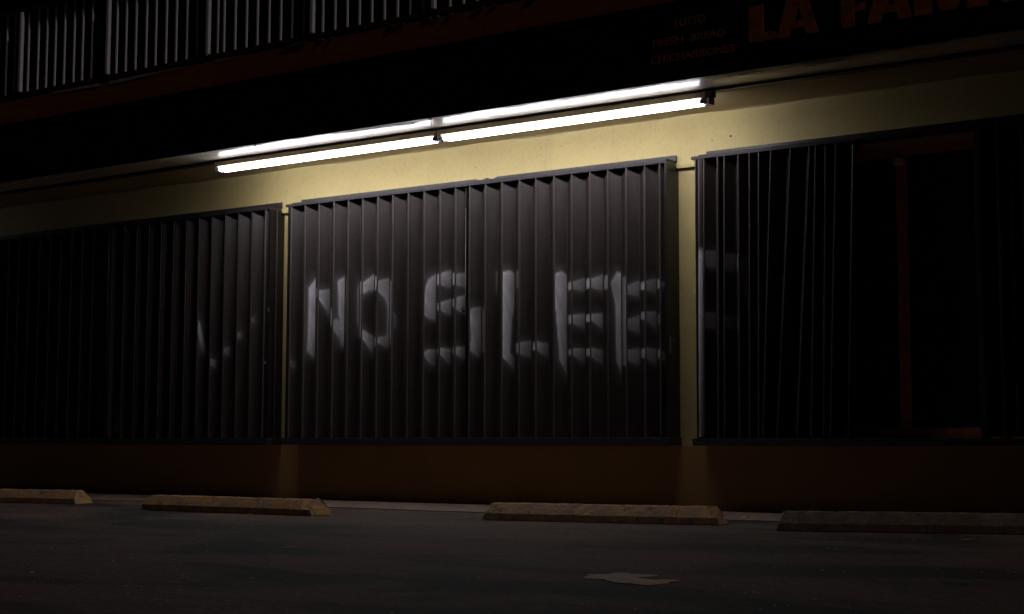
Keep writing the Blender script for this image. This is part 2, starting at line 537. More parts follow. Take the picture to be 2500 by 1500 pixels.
def blade(parent, p0t, p1t, p0b, p1b, z0, z1, fn=None, zr=None, hinge=True, bow=0.005, name='blade', mat=None, edge=None):
    """one extruded slat from its left edge p0 to its right edge p1 (x,y at top and at bottom)"""
    n = 10 if fn else 6
    zs = [z1, z0]
    if fn:
        a, b_ = max(z0 + .01, zr[0] - 0.07), min(z1 - .01, zr[1] + 0.07)
        k = max(2, int((b_ - a) / 0.0115))
        zs = [z1] + [b_ - (b_ - a) * i / k for i in range(k + 1)] + [z0]
    V, F, W = [], [], []
    for z in zs:
        t = (z - z0) / (z1 - z0)
        ax, ay = (p0b[i] + (p0t[i] - p0b[i]) * t for i in (0, 1))
        bx, by = (p1b[i] + (p1t[i] - p1b[i]) * t for i in (0, 1))
        dx, dy = bx - ax, by - ay
        l = math.hypot(dx, dy); nx, ny = dy / l, -dx / l
        if ny > 0: nx, ny = -nx, -ny
        for i in range(n + 1):
            s = i / n
            o = bow * math.sin(math.pi * s) * (1 if i % 1 == 0 else 0)
            V.append((ax + dx * s - nx * o, ay + dy * s - ny * o, z)); W.append(fn(s, z) if fn else 0.0)
    m = len(zs)
    for j in range(m - 1):
        for i in range(n):
            a = j * (n + 1) + i
            F.append((a, a + 1, a + n + 2, a + n + 1))
    nf = len(F)
    # back skin 2 mm behind
    k0 = len(V)
    for z in (z1, z0):
        (ax, ay), (bx, by) = (p0t, p1t) if z == z1 else (p0b, p1b)
        dx, dy = bx - ax, by - ay; l = math.hypot(dx, dy); nx, ny = dy / l, -dx / l
        if ny > 0: nx, ny = -nx, -ny
        for i in range(3):
            s = i / 2; o = bow * math.sin(math.pi * s) + 0.002
            V.append((ax + dx * s - nx * o, ay + dy * s - ny * o, z)); W.append(0.0)
    for i in range(2):
        F.append((k0 + i, k0 + 3 + i, k0 + 4 + i, k0 + 1 + i))
    F.append((0, m * (n + 1) - n - 1, k0 + 3, k0)); F.append((n, k0 + 2, k0 + 5, m * (n + 1) - 1))
    if hinge:
        for (pt, pb, r, up) in ((p0t, p0b, 0.0072, 0.016), (p1t, p1b, 0.0045, 0.0)):
            k1 = len(V); g = 6
            for (q, z) in ((pt, z1 + up), (pb, z0)):
                for i in range(g):
                    t = 2 * math.pi * i / g
                    V.append((q[0] + r * math.cos(t), q[1] - 0.003 + r * math.sin(t), z)); W.append(0.0)
            for i in range(g):
                j = (i + 1) % g
                F.append((k1 + i, k1 + j, k1 + g + j, k1 + g + i))
            F.append(tuple(k1 + i for i in range(g)))
    me = bpy.data.meshes.new(name)
    me.from_pydata(V, [], F)
    for p in me.polygons:
        p.use_smooth = p.index < nf
        if p.index >= nf + 4: p.material_index = 1
    me.materials.append(mat or M['blade']); me.materials.append(edge or M['edge'])
    at = me.attributes.new('spray', 'FLOAT', 'POINT')
    at.data.foreach_set('value', W)
    return obj(name, me, mat or M['blade'], parent)

def shutter_body(root, x0, x1, right_stile=True, left_stile=True, rounded_left=False):
    bt = box('bottom_track', x0 - 0.02, x1 + 0.01, -0.19, -0.001, ZB + 0.002, ZB + 0.058, M['track'], root, 0.004)
    tt = box('top_track', x0 - 0.03, x1 - 0.005, -0.177, -0.037, 2.449, 2.472, M['track'], root, 0.003)
    mb = MB().box(x0 + 0.035, x1 + 0.005, -0.055, -0.0355, 2.474, 2.522)
    mb.box(x0 + 0.035, x1 + 0.003, -0.17, -0.055, 2.474, 2.480)
    fl = obj('top_flange', mb.mesh('top_flange', 0.0015), M['track'], root)
    k = int((x1 - x0) / 0.30)
    for i in range(k):
        xx = x0 + 0.12 + i * 0.30 + random.uniform(-0.02, 0.02)
        obj('screw', MB().tube((xx, -0.060, 2.505), (xx, -0.054, 2.505), 0.006, 6).mesh('screw'), M['track'], root)
        obj('screw', MB().tube((xx + .1, -0.193, 2.462), (xx + .1, -0.189, 2.462), 0.004, 6).mesh('screw'), M['track'], root)
    if right_stile:
        o = box('side_stile', x1 - 0.020, x1, -0.178, -0.004, ZB + 0.058, 2.449, M['stile'], root, 0.003)
    if left_stile:
        o = box('side_stile', x0, x0 + 0.018, -0.178, -0.004, ZB + 0.058, 2.449, M['stile'], root, 0.003)

Z0, Z1 = ZB + 0.060, 2.447
PA =  [(1, [(0.41, 1.756), (1.05, 1.841), (1.14, 1.189), (0.72, 1.201), (0.33, 1.236), (0.41, 1.553)], 0.95, 1), (2, [(-0.0, 1.693), (0.11, 1.723), (0.94, 1.733), (1.03, 1.522), (0.0, 1.661)], 0.75, 0.35), (3, [(-0.07, 1.448), (0.25, 1.484), (0.55, 1.449), (0.86, 1.279), (-0.07, 1.413)], 0.55, 0.4), (3, [(0.39, 1.794), (1.06, 1.834), (1.04, 1.267), (0.87, 1.273), (0.48, 1.538)], 0.8, 0.8), (4, [(0.82, 1.706), (1.08, 1.807), (1.13, 1.355), (0.88, 1.443)], 0.3, 0.5), (5, [(-0.02, 1.752), (0.87, 1.82), (1.14, 1.821), (1.06, 1.716), (0.48, 1.706), (-0.01, 1.673)], 0.8, 0.65), (5, [(-0.02, 1.383), (1.1, 1.314), (1.06, 1.181), (-0.02, 1.319)], 0.7, 0.35), (6, [(0.01, 1.746), (0.12, 1.769), (1.11, 1.788), (1.16, 1.539), (0.9, 1.573), (0.6, 1.631), (0.02, 1.688)], 0.45, 0.5), (6, [(0.01, 1.31), (0.75, 1.319), (1.15, 1.349), (1.13, 1.233), (0.01, 1.273)], 0.5, 0.4), (6, [(0.88, 1.597), (1.16, 1.597), (1.15, 1.314), (0.86, 1.325)], 0.5, 0.6), (7, [(0.09, 1.507), (0.32, 1.473), (0.33, 1.393), (0.1, 1.376)], 0.12, 0.05), (0, [(-0.27, 1.175), (0.46, 1.14), (0.46, 1.098), (-0.26, 1.115)], 0.25, 0.1), (9, [(0.12, 1.681), (0.37, 1.75), (1.07, 1.796), (1.16, 1.796), (1.08, 1.657), (0.99, 1.53), (0.97, 1.439), (0.33, 1.454), (-0.08, 1.485), (-0.09, 1.516), (0.07, 1.567)], 0.7, 0.6), (9, [(0.07, 1.178), (0.41, 1.197), (1.08, 1.194), (0.99, 1.075), (0.36, 1.115), (0.07, 1.152)], 0.7, 0.5), (10, [(0.02, 1.784), (0.62, 1.807), (1.19, 1.814), (1.13, 1.676), (0.03, 1.703)], 0.55, 0.35), (10, [(0.04, 1.559), (1.2, 1.593), (1.12, 1.466), (0.04, 1.501)], 0.6, 0.4), (10, [(-0.03, 1.203), (1.16, 1.192), (1.14, 1.086), (0.66, 1.104), (0.03, 1.16)], 0.65, 0.3), (11, [(0.1, 1.775), (0.89, 1.779), (0.89, 1.683), (0.11, 1.691)], 0.5, 0.4), (11, [(0.12, 1.589), (0.74, 1.605), (0.9, 1.602), (0.91, 1.465), (0.12, 1.502)], 0.6, 0.4), (11, [(0.08, 1.208), (0.92, 1.205), (0.89, 1.119), (0.08, 1.155)], 0.6, 0.3), (12, [(0.02, 1.495), (1.07, 1.512), (1.11, 1.238), (0.71, 1.145), (0.04, 1.181), (0.15, 1.274), (0.09, 1.396)], 0.6, 0.35), (13, [(0.89, 1.765), (1.2, 1.777), (1.2, 1.605), (0.95, 1.636)], 0.15, 0.4), (14, [(0.02, 1.763), (0.64, 1.769), (1.03, 1.739), (1.0, 1.575), (0.72, 1.398), (0.57, 1.148), (1.04, 1.098), (1.04, 1.029), (0.6, 1.073), (0.01, 1.122)], 0.95, 0.3), (15, [(-0.02, 1.223), (1.02, 1.227), (1.12, 1.112), (-0.02, 1.142)], 0.5, 0.3), (16, [(0.07, 1.22), (0.95, 1.206), (1.14, 1.101), (0.07, 1.162)], 0.55, 0.2), (17, [(-0.06, 1.714), (0.56, 1.735), (1.16, 1.685), (1.15, 0.956), (0.43, 1.077), (0.19, 1.377), (-0.05, 1.591)], 0.9, 0.45), (18, [(0.07, 1.647), (1.19, 1.682), (1.18, 1.587), (0.07, 1.601)], 0.55, 0.3), (18, [(0.06, 1.406), (1.21, 1.413), (1.18, 1.313), (0.06, 1.345)], 0.65, 0.3), (18, [(0.06, 1.157), (1.18, 1.158), (1.14, 1.052), (0.06, 1.115)], 0.55, 0.2), (19, [(0.03, 1.662), (1.21, 1.697), (1.2, 1.579), (0.03, 1.604)], 0.6, 0.4), (19, [(0.03, 1.405), (1.2, 1.406), (1.16, 1.297), (0.03, 1.362)], 0.65, 0.3), (19, [(0.02, 1.155), (1.16, 1.138), (1.12, 1.038), (0.02, 1.098)], 0.5, 0.2), (20, [(0.2, 1.626), (0.66, 1.699), (1.24, 1.687), (1.21, 0.945), (0.63, 1.058), (0.53, 1.476), (0.35, 1.548)], 0.35, 0.75), (21, [(0.03, 1.593), (1.01, 1.63), (1.18, 1.529), (0.03, 1.536)], 0.55, 0.35), (21, [(0.02, 1.349), (1.18, 1.386), (1.11, 1.267), (0.02, 1.286)], 0.45, 0.3), (21, [(0.01, 1.132), (1.16, 1.142), (1.1, 1.036), (0.01, 1.058)], 0.55, 0.3), (22, [(0.06, 1.616), (0.97, 1.638), (0.97, 1.544), (0.06, 1.56)], 0.4, 0.2), (22, [(0.05, 1.401), (0.96, 1.396), (0.95, 1.29), (0.05, 1.342)], 0.45, 0.2), (22, [(0.04, 1.142), (0.94, 1.131), (0.94, 1.037), (0.03, 1.071)], 0.45, 0.25), (23, [(0.06, 1.606), (0.6, 1.589), (0.06, 1.571)], 0.35, 0.1), (23, [(0.03, 1.12), (0.81, 1.092), (0.62, 1.039), (0.03, 1.062)], 0.3, 0.1)]
PB =  [(1, 1.676, 1.748, 1), (2, 1.43, 1.573, 0.95), (3, 1.357, 1.812, 0.15), (4, 1.673, 1.779, 1), (4, 1.411, 1.676, 0.5), (4, 1.317, 1.411, 0.9), (5, 1.698, 1.809, 1), (5, 1.241, 1.317, 0.6), (6, 1.252, 1.765, 0.5), (9, 1.707, 1.789, 1), (9, 1.506, 1.559, 0.8), (9, 1.162, 1.205, 0.5), (10, 1.695, 1.789, 1), (10, 1.521, 1.584, 0.9), (10, 1.161, 1.211, 0.6), (11, 1.692, 1.767, 1), (11, 1.462, 1.574, 0.6), (11, 1.203, 1.246, 0.5), (12, 1.16, 1.503, 0.25), (14, 1.635, 1.767, 0.25), (15, 1.162, 1.221, 0.9), (14, 1.144, 1.222, 0.6), (17, 1.596, 1.651, 0.9), (17, 1.346, 1.407, 0.9), (17, 1.115, 1.158, 0.7), (18, 1.599, 1.669, 1), (18, 1.351, 1.406, 1), (18, 1.104, 1.156, 0.9), (19, 1.585, 1.681, 0.6), (20, 1.024, 1.665, 0.35), (21, 1.561, 1.614, 0.8), (21, 1.349, 1.402, 0.7), (21, 1.078, 1.143, 0.6), (22, 1.565, 1.629, 0.9), (22, 1.307, 1.377, 0.4), (22, 1.072, 1.131, 0.7)]
PL =  [(5, [(-0.14, 1.566), (0.21, 1.515), (0.72, 1.261), (0.42, 1.286), (-0.09, 1.498)], 0.55, 0.5), (4, [(-0.2, 1.201), (0.54, 1.18), (0.46, 1.13), (-0.19, 1.154)], 0.5, 0.2), (3, [(-0.21, 1.275), (0.53, 1.292), (0.46, 1.234), (-0.19, 1.241)], 0.3, 0.2), (2, [(-0.18, 1.402), (0.43, 1.415), (0.36, 1.369), (-0.18, 1.377)], 0.35, 0.15), (1, [(-0.15, 1.511), (0.26, 1.537), (0.35, 1.504), (-0.14, 1.495)], 0.3, 0.1)]
mid = [-8.919, -8.763, -8.608, -8.445, -8.289, -8.134, -7.976, -7.82, -7.66, -7.501, -7.343, -7.193, -7.057, -6.907, -6.75, -6.59, -6.44, -6.277, -6.121, -5.963, -5.81, -5.656, -5.503, -5.381]

def fold(root, xt, xb, pa, pb, i, yf=YF, yb=YB, frac=0.475, hinge=True, mat=None, edge=None):
    a, n_ = (xt[i], xb[i]), (xt[i + 1], xb[i + 1])
    mt = a[0] + (n_[0] - a[0]) * frac; m_b = a[1] + (n_[1] - a[1]) * frac
    fa = fb = None; za = zb = None
    if pa:
        ph = random.uniform(0, 6)
        fa = lambda s, z: spray_a(s, z, pa, ph)
        zz = [p[1] for poly, _, _ in pa for p in poly]; za = (min(zz), max(zz))
    if pb:
        fb = lambda s, z: spray_b(s, z, pb)
        za_ = [q for r in pb for q in r[:2]]; zb = (min(za_), max(za_))
    bow = 0.0005 + random.uniform(0, 0.003)
    blade(root, (a[0], yf), (mt, yb), (a[1], yf), (m_b, yb), Z0, Z1, fa, za, hinge, bow, mat=mat, edge=edge)
    blade(root, (mt, yb), (n_[0], yf), (m_b, yb), (n_[1], yf), Z0, Z1, fb, zb, False, -0.001, mat=mat)

# middle shutter
sh = empty('storm_shutter', (-7.1, -0.1, ZB), 'wide closed bronze accordion shutter sprayed with large white letters NO SLEE', 'shutter')
shutter_body(sh, -8.950, -5.318)
blade(sh, (-5.381, YF), (-5.330, YB), (-5.381, YF), (-5.330, YB), Z0, Z1, lambda s, z: spray_a(s, z, [(p, a, b_) for (k, p, a, b_) in PA if k == 23], 1.0), (1.0, 1.65))
for i in range(len(mid) - 1):
    pa = [(p, a, b_) for (k, p, a, b_) in PA if k == i]
    pb = [(a, b_, d) for (k, a, b_, d) in PB if k == i]
    fr = 0.475 if i != 11 else 0.55
    fold(sh, mid, mid, pa, pb, i, frac=fr)
# centre meeting stile with its lock
mb = MB().box(-7.104, -7.0985, -0.158, -0.120, Z0, Z1 - 0.01)
obj('meeting_stile', mb.mesh('meeting_stile', 0.002), M['track'], sh)
mb = MB().tube((-7.125, -0.172, 1.497), (-7.125, -0.140, 1.497), 0.009, 12).box(-7.138, -7.112, -0.155, -0.140, 1.475, 1.52)
obj('lock', mb.mesh('lock'), simple('bare steel', (0.5, 0.5, 0.5), 0.25, 0.9, bs=0), sh)
box('seam_scratch', -7.1025, -7.0995, -0.1600, -0.1578, 1.60, 2.28, M['mortar'], sh)
# yellow paint slopped on the flange
for x0_, x1_ in ((-7.075, -6.985), (-6.965, -6.885)):
    mb = MB()
    for i in range(8):
        a = x0_ + (x1_ - x0_) * i / 8; b_ = x0_ + (x1_ - x0_) * (i + 1) / 8
        h = lambda t: 0.010 * math.sin(math.pi * t) * (0.7 + 0.3 * random.random())
        mb.box(a, b_, -0.0575, -0.0548, 2.5225 - 0.004 - h((i + .5) / 8), 2.5235)
    obj('paint_smear', mb.mesh('paint_smear'), M['cream'], sh)
def sticker(name, x, z, w, h, root, mat, y=-0.150, rot=0):
    return box(name, x, x + w, y - 0.0015, y, z, z + h, mat, root)

# left shutter
lx = [-9.216 - 0.1605 * i for i in range(0, 12)]
left_half = sorted(lx)
BLADE_END = 1
# right half of the left shutter up to the lighter meeting stile, then its left half
sh2 = empty('storm_shutter', (-11.3, -0.1, ZB), 'dark closed accordion shutter left of the narrow yellow pillar strip, with a small pink sticker', 'shutter')
shutter_body(sh2, -13.62, -9.152)
blade(sh2, (-9.216, YF), (-9.1415, YB), (-9.216, YF), (-9.1415, YB), Z0, Z1)
for i in range(len(left_half) - 1):
    j = len(left_half) - 1 - i            # folds counted from the right as in the paint table
    pa = [(p, a, b_) for (k, p, a, b_) in PL if k == j]
    fold(sh2, left_half, left_half, pa, [], i, edge=M['unlitmetal'])
xx = left_half[0]
mb = MB().box(-11.165, -11.115, -0.200, -0.130, Z0, Z1)
obj('meeting_stile', mb.mesh('meeting_stile', 0.004), M['track'], sh2)
ll = [-13.58 + 0.155 * i for i in range(0, 16)]
ll = [v for v in ll if v < -11.20] + [-11.20]
for i in range(len(ll) - 1):
    fold(sh2, ll, ll, [], [], i, mat=M['unlitmetal'], edge=M['unlitmetal'])
# sticker and scuffs lie on the last slat (slanting plane)
def on_slat(name, xr, s0, s1, z0, z1, mat, root, tip=0.0):
    mb = MB()
    def P(s, z, o=0.003):
        return (xr + BW * s - 0.0 + o * 0.81, YF + (YB - YF) * s - o * 0.58, z)
    a = [P(s0, z0), P(s1, z0 + tip * 0.3), P(s1 + 0.10 * (tip > 0), (z0 + z1) / 2), P(s1, z1 - tip * 0.3), P(s0, z1)]
    b2 = [P(s0, z0, .0015), P(s1, z0, .0015), P(s1, (z0 + z1) / 2, .0015), P(s1, z1, .0015), P(s0, z1, .0015)]
    n = len(mb.v); mb.v += a + b2
    mb.f += [(n, n + 1, n + 2, n + 3, n + 4), (n + 9, n + 8, n + 7, n + 6, n + 5)]
    return obj(name, mb.mesh(name, fix=False), mat, root)
on_slat('sticker', -9.216, 0.05, 0.62, 1.135, 1.160, M['sticker'], sh2, 0.012)
on_slat('paint_chip', -9.216, 0.40, 0.60, 0.670, 0.684, M['sticker'], sh2)
on_slat('scratch', -5.3815, 0.35, 0.62, 1.392, 1.402, M['sticker'], sh)
on_slat('maker_plate', -5.3815, 0.25, 1.0, 1.180, 1.202, M['greypanel'], sh)
mb = MB().prism([(-9.164, 1.585), (-9.154, 1.575), (-9.153, 1.61)], -0.181, -0.178, 'y')
obj('paint_chip', mb.mesh('paint_chip'), M['sticker'], sh2)
box('edge_label', -5.3178, -5.3165, -0.150, -0.135, 1.10, 1.22, M['sticker'], sh)

# right shutter, half drawn: bunched leaning folds left of the bare window
sh3 = empty('storm_shutter', (-4.5, -0.1, ZB), 'half-open bronze accordion shutter right of the wide yellow pillar, bunched into uneven leaning folds', 'shutter')
box('bottom_track', -5.125, -0.56, -0.19, -0.001, ZB + 0.002, ZB + 0.050, M['track'], sh3, 0.004)
box('top_track', -5.125, -0.56, -0.177, -0.037, 2.449, 2.472, M['track'], sh3, 0.003)
mb = MB().box(-5.070, -0.56, -0.055, -0.0355, 2.474, 2.522).box(-5.07, -0.56, -0.17, -0.055, 2.474, 2.480)
obj('top_flange', mb.mesh('top_flange', 0.0015), M['track'], sh3)
box('side_stile', -5.095, -5.085, -0.178, -0.004, ZB + 0.05, 2.449, M['track'], sh3, 0.003)
rt = [-5.027, -4.921, -4.869, -4.762, -4.676, -4.607, -4.515, -4.369, -4.233, -4.190, -4.120, -4.045, -3.928]
rb = [-5.041, -4.930, -4.886, -4.771, -4.698, -4.630, -4.600, -4.496, -4.351, -4.252, -4.164, -4.117, -3.992]
P1 = [([(-0.3, 1.70), (1.0, 1.70), (1.0, 1.80), (-0.3, 1.80)], 0.42, 0.35), ([(-0.3, 1.27), (1.0, 1.27), (1.0, 1.37), (-0.3, 1.37)], 0.38, 0.28)]
pr = {0: P1, 2: [([(-0.1, 1.66), (1.2, 1.66), (1.2, 1.77), (-0.1, 1.77)], 0.24, 0.2), ([(-0.1, 1.28), (1.2, 1.25), (1.2, 1.33), (-0.1, 1.35)], 0.2, 0.15)],
      3: [([(0.3, 1.60), (1.2, 1.25), (1.2, 1.74), (0.2, 1.75)], 0.12, 0.2)]}
prb = {0: [(1.69, 1.80, 0.35), (1.27, 1.37, 0.2)], 1: [(1.67, 1.77, 0.4), (1.27, 1.34, 0.35)], 2: [(1.655, 1.765, 0.5), (1.25, 1.34, 0.45)], 3: [(1.3, 1.7, 0.2)]}
# rounded first stile, catches the light along its edge and the overspray
mb = MB()
prof = [(-5.085, -0.150), (-5.075, -0.172), (-5.055, -0.181), (-5.040, -0.176), (-5.028, -0.160), (-5.026, -0.085), (-5.085, -0.085)]
k = 60
W = []
V, F = [], []
for j in range(k + 1):
    z = Z0 + (Z1 - Z0) * j / k
    t = 1 - j / k
    for (a, b_) in prof:
        V.append((a - 0.012 * t, b_, z))
        W.append((0.75 * sstep((1.82 - z) / 0.03) * (0.45 + 0.55 * sstep((z - 0.5) / 0.9)) if -5.06 < a < -5.03 else 0.0) + 0.0)
q = len(prof)
for j in range(k):
    for i in range(q):
        i2 = (i + 1) % q
        F.append((j * q + i, j * q + i2, (j + 1) * q + i2, (j + 1) * q + i))
me = bpy.data.meshes.new('edge_stile'); me.from_pydata(V, [], F)
at = me.attributes.new('spray', 'FLOAT', 'POINT'); at.data.foreach_set('value', W)
obj('edge_stile', me, M['blade'], sh3)
for i in range(len(rt) - 1):
    fold(sh3, rt, rb, pr.get(i), prb.get(i), i, frac=0.45 if i in (0, 6, 7) else 0.40, yb=-0.07)
# the pushed-back other leaf at the far right of the same opening
for a, b_ in ((-3.125, -3.085), (-2.985, -2.962)):
    box('end_stile', a, b_, -0.182, -0.09, Z0 - 0.01, Z1, M['track'], sh3, 0.004)
r2 = [-3.085, -2.985, -2.90, -2.83, -2.76, -2.69, -2.62, -2.55, -2.4, -2.25, -2.1, -1.95, -1.8, -1.65, -1.5, -1.35, -1.2, -1.05, -0.9, -0.75, -0.6]
for i in range(len(r2) - 1):
    fold(sh3, r2, r2, None, None, i, yf=-0.16)

# ------------------------------------------------------------------ fluorescent fixtures
def fixture(x0, x1, label):
    xm = (x0 + x1) / 2
    root = empty('strip_light', (xm, -0.61, ZS), label, 'light fixture', 'bare tube strip lights under the soffit')
    prof = [(-0.660, ZS - 0.0145), (-0.665, ZS - 0.018), (-0.6645, ZS - 0.054), (-0.659, ZS - 0.054), (-0.655, ZS - 0.040), (-0.565, ZS - 0.040), (-0.561, ZS - 0.054), (-0.556, ZS - 0.054), (-0.555, ZS - 0.018), (-0.558, ZS - 0.0145)]
    obj('housing', MB().prism(prof, x0, x1, 'x').mesh('housing'), M['housing'], root)
    for y in (-0.641, -0.579):
        mb = MB().tube((x0 + 0.035, y, ZS - 0.0740), (x1 - 0.035, y, ZS - 0.0740), 0.0165, 16)
        # rounded glass ends
        o = obj('tube', mb.mesh('tube'), M['tube'], root)
        for p in o.data.polygons: p.use_smooth = len(p.vertices) == 4
        for xe, sgn, mt in ((x0, 1, 'socketwhite'), (x1, -1, 'socket')):
            a, b_ = sorted((xe + 0.002 * sgn, xe + 0.033 * sgn))
            pr_ = [(y - 0.014, ZS - 0.0405), (y - 0.018, ZS - 0.066), (y - 0.013, ZS - 0.091), (y + 0.013, ZS - 0.091), (y + 0.018, ZS - 0.066), (y + 0.014, ZS - 0.0405)]
            so = obj('socket', MB().prism(pr_, a, b_, 'x').mesh('socket', 0.002), M[mt], root)
            # ribbed metal collar
            a2, b2 = sorted((xe + 0.033 * sgn, xe + 0.046 * sgn))
            obj('tube_collar', MB().tube((a2, y, ZS - 0.0740), (b2, y, ZS - 0.0740), 0.0169, 14).mesh('tube_collar'), M['socketwhite'], root)
    return root
f1 = fixture(-9.335, -7.005, 'left strip light of the lit pair, over the left half of the painted shutter')
f2 = fixture(-6.995, -4.755, 'right strip light of the lit pair, reaching past the wide yellow pillar')
f3 = fixture(-18.9, -14.9, 'far strip light at the left end of the soffit beyond the darkest shutter')
# hanging end bracket and loose block at the right end
box('end_bracket', -4.753, -4.705, -0.665, -0.600, ZS - 0.052, ZS - 0.0145, M['black'], f2, 0.003)
mb = MB().box(-4.752, -4.735, -0.640, -0.600, ZS - 0.095, ZS - 0.050)
obj('hanging_socket', mb.mesh('hanging_socket', 0.004), M['socketwhite'], f2)
box('bracket_arm', -4.733, -4.716, -0.650, -0.60, ZS - 0.100, ZS - 0.050, M['black'], f2, 0.003)
def wire(name, pts, r, mat, label, cat, parent=None):
    c = bpy.data.curves.new(name, 'CURVE'); c.dimensions = '3D'; c.bevel_depth = r; c.bevel_resolution = 2
    s = c.splines.new('NURBS'); s.points.add(len(pts) - 1)
    for p, q in zip(s.points, pts): p.co = (*q, 1)
    s.use_endpoint_u = True; s.order_u = 3
    tmp = bpy.data.objects.new(name, c); COL.objects.link(tmp)
    dg = bpy.context.evaluated_depsgraph_get(); dg.update()
    me = bpy.data.meshes.new_from_object(tmp.evaluated_get(dg))
    bpy.data.objects.remove(tmp)
    o = obj(name, me, mat, parent)
    if label: tag(o, label, cat)
    return o
wire('joint_wire', [(-7.0, -0.668, ZS - 0.004), (-7.001, -0.670, ZS - 0.03), (-6.999, -0.668, ZS - 0.05), (-7.001, -0.665, ZS - 0.085)], 0.0014, M['black'], None, None, f1)
wire('hanging_wire', [(-6.80, -1.06, 2.806), (-6.76, -1.07, 2.775), (-6.745, -1.06, 2.770), (-6.74, -1.062, 2.800), (-6.742, -1.06, 2.765), (-6.745, -1.06, 2.725)], 0.0022, M['black'],
     'short black wire dangling from the soffit edge above the gap between the two lit tubes', 'wire')
wire('cable_clip', [(-8.52, -1.07, 2.812), (-8.49, -1.075, 2.795), (-8.475, -1.07, 2.785), (-8.470, -1.07, 2.765)], 0.004, M['black'],
     'small black cable stub under the sign edge near the left end of the lit tubes', 'wire')
wire('soffit_cable', [(-9.62, -1.08, 2.803), (-9.61, -0.9, 2.801), (-9.60, -0.7, 2.803)], 0.0018, M['housing'],
     'thin pale cable crossing the soffit just left of the lit tubes', 'cable')

# ------------------------------------------------------------------ signboard
sg = empty('signboard', (-6, -1.12, 2.81), 'long navy fascia signboard with orange lettering above the strip lights', 'sign')
k = 8
L_ = (X1 - X0) / k
for i in range(k):
    box('sign_panel', X0 + i * L_ + 0.001, X0 + (i + 1) * L_ - 0.001, -1.118 - 0.0006 * (i % 2), -1.099, 2.818, 3.268, M['navy'], sg)
box('drip_strip', X0, X1, -1.106, -1.094, 2.776, 2.8085, M['black'], sg)
mb = MB().box(X0, X1, -1.130, -1.098, 2.8095, 2.8175)
obj('bottom_trim', mb.mesh('bottom_trim', 0.003), M['navytrim'], sg)
mb = MB().box(X0, X1, -1.126, -1.099, 3.269, 3.287)
obj('top_trim', mb.mesh('top_trim', 0.003), M['navytrim'], sg)
YL = -1.1195
def poly_letter(polys, x, z, h, sx=1.0):
    """polys in a unit-high cell, extruded 4 mm off the board"""
    bm = bmesh.new()
    for pts in polys:
        f = [bm.verts.new((x + a * h * sx, YL, z + b * h)) for a, b in pts]
        fb = [bm.verts.new((v.co.x, YL - 0.004, v.co.z)) for v in f]
        bm.faces.new(fb)
        for i in range(len(f)):
            j = (i + 1) % len(f)
            bm.faces.new((f[i], f[j], fb[j], fb[i]))
    bmesh.ops.recalc_face_normals(bm, faces=bm.faces)
    me = bpy.data.meshes.new('letter'); bm.to_mesh(me); bm.free()
    return obj('letter', me, M['letter'], sg)
GL = {
 'L': [[(0, 0), (0.72, 0), (0.72, .22), (.40, .24), (.40, 1), (0, .98)]],
 'A': [[(0, 0), (.36, 0), (.43, .20), (.43, 1.04), (.30, 1.0)], [(.43, .20), (.79, .20), (.75, .40), (.53, .40), (.43, .34)],
       [(.79, .20), (.86, 0), (1.20, 0), (.88, 1.02), (.43, 1.04), (.43, .34), (.53, .40), (.64, .80), (.75, .40)]],
 'F': [[(0, 0), (.37, 0), (.37, .36), (.66, .40), (.66, .60), (.37, .58), (.37, .80), (.76, .82), (.76, 1.02), (0, 1.0)]],
 'M': [[(0, 0), (.33, 0), (.33, .55), (.50, .04), (.78, .03), (.98, .55), (.98, 0), (1.36, 0), (1.36, 1.0), (.96, 1.0), (.66, .50), (.38, 1.0), (0, 1.0)]],
 'I': [[(0, 0), (.38, 0), (.37, 1.0), (0, 1.0)]],
}
H = 0.232
for ch, x_ in (('L', -4.203), ('A', -4.018), ('F', -3.596), ('A', -3.434), ('M', -3.143), ('I', -2.634), ('L', -2.49), ('I', -2.27), ('A', -2.14)):
    poly_letter(GL[ch], x_, 2.940, H, {'L': 1.08, 'A': 1.0, 'F': 1.0, 'M': 1.36, 'I': 0.95}[ch])
def text(body, x0, x1, z, h):
    c = bpy.data.curves.new('lettering', 'FONT'); c.body = body; c.extrude = 0.001; c.offset = 0.022; c.resolution_u = 3
    tmp = bpy.data.objects.new('lettering', c); COL.objects.link(tmp)
    dg = bpy.context.evaluated_depsgraph_get(); dg.update()
    me = bpy.data.meshes.new_from_object(tmp.evaluated_get(dg))
    bpy.data.objects.remove(tmp)
    xs = [v.co.x for v in me.vertices]; ys = [v.co.y for v in me.vertices]
    ax, bx, ay, by = min(xs), max(xs), min(ys), max(ys)
    for v in me.vertices:
        u, w, t = v.co
        v.co = (x0 + (u - ax) / (bx - ax) * (x1 - x0), YL - 0.001 - t, z + (w - ay) / (by - ay) * h)
    me.materials.clear()
    return obj('lettering', me, M['smallletter'], sg)
text('LOTTO', -4.725, -4.508, 3.120, 0.056)
text('FRESH', -4.888, -4.668, 3.012, 0.050)
text('BREAD', -4.612, -4.368, 3.012, 0.050)
text('CHICHARRONES', -4.908, -4.300, 2.902, 0.052)

